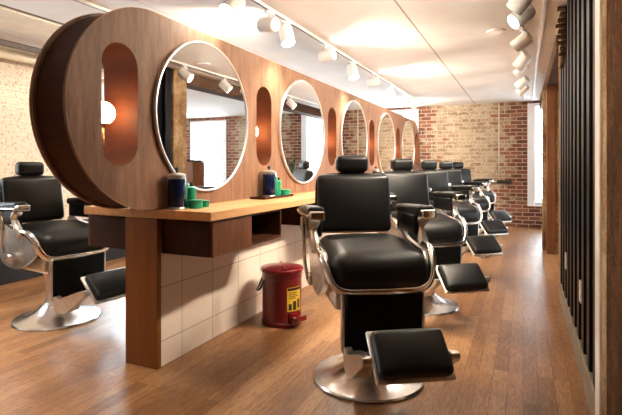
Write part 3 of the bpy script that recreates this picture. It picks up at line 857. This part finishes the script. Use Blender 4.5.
def make_tray(L0):
    t = empty('station_tray')
    bm = box(-0.065, 0.065, -L0 / 2, L0 / 2, 0, 0.008, 0.003); obj('tray_base', bm, 'drawer_wood', t)
    bm = bmesh.new()
    for a in ((-.067, -.059, -L0 / 2 - .002, L0 / 2 + .002), (.059, .067, -L0 / 2 - .002, L0 / 2 + .002), (-.059, .059, -L0 / 2 - .002, -L0 / 2 + .006), (-.059, .059, L0 / 2 - .006, L0 / 2 + .002)): add_box(bm, *a, 0.0085, 0.017, .002)
    obj('tray_rim', bm, 'drawer_wood', t); return t
tr = make_tray(0.46); tr.location = (-1.77, 3.20, z); tag(tr, 'dark shallow tray on the counter below the second lit slot, holding jar and green tins', 'tray')
zt = z + .0085
put(j0, (-1.785, 3.17, zt), 'dark blue disinfectant jar on the tray, between the first two mirrors', 'jar', 'disinfectant jars', False)
put(s0, (-1.775, 3.255, zt), 'tall green bottle with white cap on the dark tray', 'bottle', 'tall green bottles', False)
put(b0, (-1.785, 3.315, zt), 'short green bottle with black cap on the dark tray', 'bottle', 'short green bottles', False)
put(t0, (-1.745, 3.365, zt), 'flat green tin on the far end of the dark tray', 'tin', 'green tins', False)
put(j0, (-1.785, 6.06, z), 'disinfectant jar far along the counter, seen between two headrests', 'jar', 'disinfectant jars', False)
# seen in the mirrors: cabinet and potted plant in the alcove
t = empty('wooden_cabinet', (2.86, 8.2, 0)); tag(t, 'tall brown wooden cabinet before a window, seen in the largest mirror', 'cabinet')
obj('cabinet_body', box(-.2, .2, -.20, .20, 0, 1.24, .006), 'panel_wood', t); obj('cabinet_top', box(-.22, .22, -.22, .22, 1.242, 1.275, .004), 'drawer_wood', t)
t = empty('potted_plant', (0.97, 9.32, 0)); tag(t, 'leafy potted plant beside the back window, seen in the second mirror', 'plant')
obj('pot', lathe([(0, 0.0), (.12, 0), (.15, .28), (.16, .30), (.14, .30), (.13, .27), (0, .27)], 28), 'clay', t, 35)
bm = bmesh.new()
for k in range(46):
    a = random.uniform(0, 2 * PI); ln = random.uniform(.5, 1.0); lean = random.uniform(.03, .26)
    tip = Vector((math.cos(a) * ln * lean, math.sin(a) * ln * lean, .27 + ln)); base = Vector((math.cos(a) * .03, math.sin(a) * .03, .26))
    add_tube(bm, [base, (base + tip) / 2 + Vector((0, 0, .03)), tip - (tip - base) * .12], .003, 5)
    d = (tip - base).normalized(); sd = d.cross(Vector((0, 0, 1))).normalized() * random.uniform(.03, .055); up = sd.cross(d).normalized() * .012; l = .09
    q = [bm.verts.new(p) for p in (tip - d * l, tip + sd * .9 + up, tip + d * l, tip - sd * .9 + up)]
    m = bm.verts.new(tip - up)
    for i in range(4): bm.faces.new((q[i], q[(i + 1) % 4], m))
obj('foliage', bm, 'leaf', t)

# ------------------------------------------------------------------ ceiling fittings
def make_track(y0, y1):
    t = empty('light_track'); 
    obj('track_rail', box(-.018, .018, 0, y1 - y0, -.022, -.0005, .003), 'fixture', t)
    obj('conductor_slot', box(-.006, .006, .02, y1 - y0 - .02, -.0235, -.022), 'dark_metal', t)
    return t
tk = make_track(1.3, 9.3); tk.location = (-1.78, 1.3, CZ - .0005); tag(tk, 'white light track on the ceiling above the mirror partition', 'light track', 'ceiling light tracks')
tk = make_track(1.3, 9.3); tk.location = (0.0, 1.3, CZ - .0005); tag(tk, 'white light track on the ceiling along the batten wall side', 'light track', 'ceiling light tracks')

def make_head(tilt):
    """Track head: adapter, stem, tilted can with a lit lens; tilt is the can's lean in the local x-z plane."""
    t = empty('track_spotlight')
    obj('adapter', box(-.016, .016, -.045, .045, -.022, 0, .004), 'fixture', t)
    obj('stem', tube([(0, 0, -.02), (0, 0, -.05), (0, 0, -.075)], .009, 10), 'fixture', t, True)
    m = Matrix.Translation((0, 0, -.105)) @ Matrix.Rotation(tilt, 4, 'Y')
    can = obj('can', add_lathe(bmesh.new(), [(0, .075), (.030, .075), (.050, .066), (.058, .05), (.060, -.085), (.054, -.09), (.050, -.078), (0, -.078)], 32, mtx=m), 'fixture', t, 35)
    obj('lens', add_lathe(bmesh.new(), [(0, -.0835), (.049, -.0835), (.049, -.079), (0, -.079)], 28, mtx=m), 'bulb', can)
    return t
def spot(loc, direction, energy, size=1.9, col=(1, .85, .67)):
    ld = bpy.data.lights.new('spot_beam', 'SPOT'); ld.energy = energy; ld.spot_size = size; ld.spot_blend = 0.6; ld.color = col; ld.shadow_soft_size = 0.05
    o = bpy.data.objects.new('spot_beam', ld); COL.objects.link(o); o.location = loc
    o.rotation_euler = Vector(direction).to_track_quat('-Z', 'Y').to_euler()
protos = {}
def head(x, y, yaw, tilt, energy, lab, group):
    key = round(tilt, 2)
    if key in protos: t = copy_tree(protos[key])
    else: t = protos[key] = make_head(tilt)
    t.location = (x, y, CZ - .0245); t.rotation_euler = (0, 0, yaw); tag(t, lab, 'spotlight', group)
    d = Matrix.Rotation(yaw, 3, 'Z') @ (Matrix.Rotation(tilt, 3, 'Y') @ Vector((0, 0, -1)))
    p = Vector((x, y, CZ - .0245 - .105)) + d * .09
    spot(p, d, energy)
words = ['nearest', 'second', 'third', 'fourth', 'fifth', 'sixth', 'seventh', 'eighth', 'ninth']
RYS = [2.6, 3.0, 3.35, 3.72, 4.49, 5.32, 5.84, 6.7, 7.3]
for k, y in enumerate(RYS):
    # cans lean across the room so their lenses look towards the mirrors
    head(0.0, y, (-.5, -.4, -.5, .45, -.3, -.6, -.4, -.5, -.3)[k], (0.95, 1.0, 0.85)[k % 3], 62, 'white can spotlight, %s along the track on the batten wall side' % words[k], 'spotlights on the batten wall side track')
LYS = [(2.05, 3.14, 1.75), (2.68, 1.3, .8), (3.17, -.3, 1.75), (3.45, 2.6, .35), (4.3, 3.1, 1.75), (5.1, 2.6, .35), (5.9, 3.4, 1.75), (6.8, 2.9, .35), (8.25, -1.9, 1.2)]
for k, (y, yaw, tilt) in enumerate(LYS):
    head(-1.78, y, yaw, tilt, 78 if tilt > 1.5 else 40 if y > 8 else 22 if tilt > .7 else 62, 'white can spotlight, %s along the track above the mirrors' % words[k], 'spotlights on the track above the mirrors')

tk = make_track(0.8, 6.0); tk.location = (-2.95, 0.8, CZ - .0005); tag(tk, 'added white light track on the ceiling above the lone chair beyond the partition', 'light track', 'ceiling light tracks')  # track mostly out of view, added to carry extra lamps
for k, (y, yaw, tilt) in enumerate(((0.9, .4, .35), (1.6, 1.2, .3), (3.5, 0, .75), (4.8, .3, .75))):  # unseen heads added to brighten the side beyond the partition
    head(-2.95, y, yaw, tilt, 90 if y < 2 else 48, 'added white can spotlight, %s along the track above the lone chair' % words[k], 'added spotlights above the lone chair')

t = empty('sprinkler_head', (-.15, 3.1, CZ + .001)); tag(t, 'small metal sprinkler head on the ceiling near the batten side spotlights', 'sprinkler')
obj('escutcheon', lathe([(0, -.012), (.03, -.010), (.034, 0), (0, 0)], 24), 'grey_metal', t, 35)
bm = tube([(0, 0, -.011), (0, 0, -.03), (0, 0, -.05)], .008, 10); add_lathe(bm, [(0, -.056), (.024, -.056), (.024, -.052), (0, -.051)], 20)
obj('deflector', bm, 'grey_metal', t, 35)
t = empty('ceiling_vent', (-.22, 4.55, CZ)); tag(t, 'small round dark vent in the ceiling between seam and spotlights', 'vent')
obj('vent_rim', lathe([(0.05, 0), (.085, 0), (.083, -.010), (.06, -.014), (.05, -.010)], 32), 'fixture', t, 35)
obj('vent_grille', lathe([(0, -.008), (.049, -.008), (.049, -.002), (0, -.002)], 28), 'dark_metal', t, 35)

# ------------------------------------------------------------------ light and camera
w = bpy.data.worlds.new('sky'); S.world = w; w.use_nodes = True
nt = w.node_tree; bg = nt.nodes['Background']
sk = nt.nodes.new('ShaderNodeTexSky'); sk.sky_type = 'HOSEK_WILKIE'; sk.turbidity = 6; sk.sun_direction = (-0.3, -0.5, 0.8)
mx = nt.nodes.new('ShaderNodeMix'); mx.data_type = 'RGBA'; mx.inputs[0].default_value = 0.8
nt.links.new(sk.outputs[0], mx.inputs[6]); mx.inputs[7].default_value = (0.86, 0.93, 1.0, 1)
nt.links.new(mx.outputs[2], bg.inputs[0]); bg.inputs[1].default_value = 12.0

cd = bpy.data.cameras.new('camera'); cam = bpy.data.objects.new('camera', cd); COL.objects.link(cam)
cd.sensor_width = 36; cd.lens = 470 / 622 * 36; cd.shift_y = -41.5 / 622; cd.clip_start = 0.05
cam.location = (0, 0, 1.15); cam.rotation_euler = (PI / 2, 0, math.atan(212 / 470))
S.camera = cam
S.view_settings.view_transform = 'Standard'; S.view_settings.look = 'None'
S.view_settings.exposure = 1.35; S.view_settings.gamma = 1.0; S.view_settings.use_curve_mapping = False
S.cycles.use_denoising = True; S.cycles.max_bounces = 12; S.cycles.diffuse_bounces = 8; S.cycles.glossy_bounces = 6
S.cycles.sample_clamp_indirect = 8.0
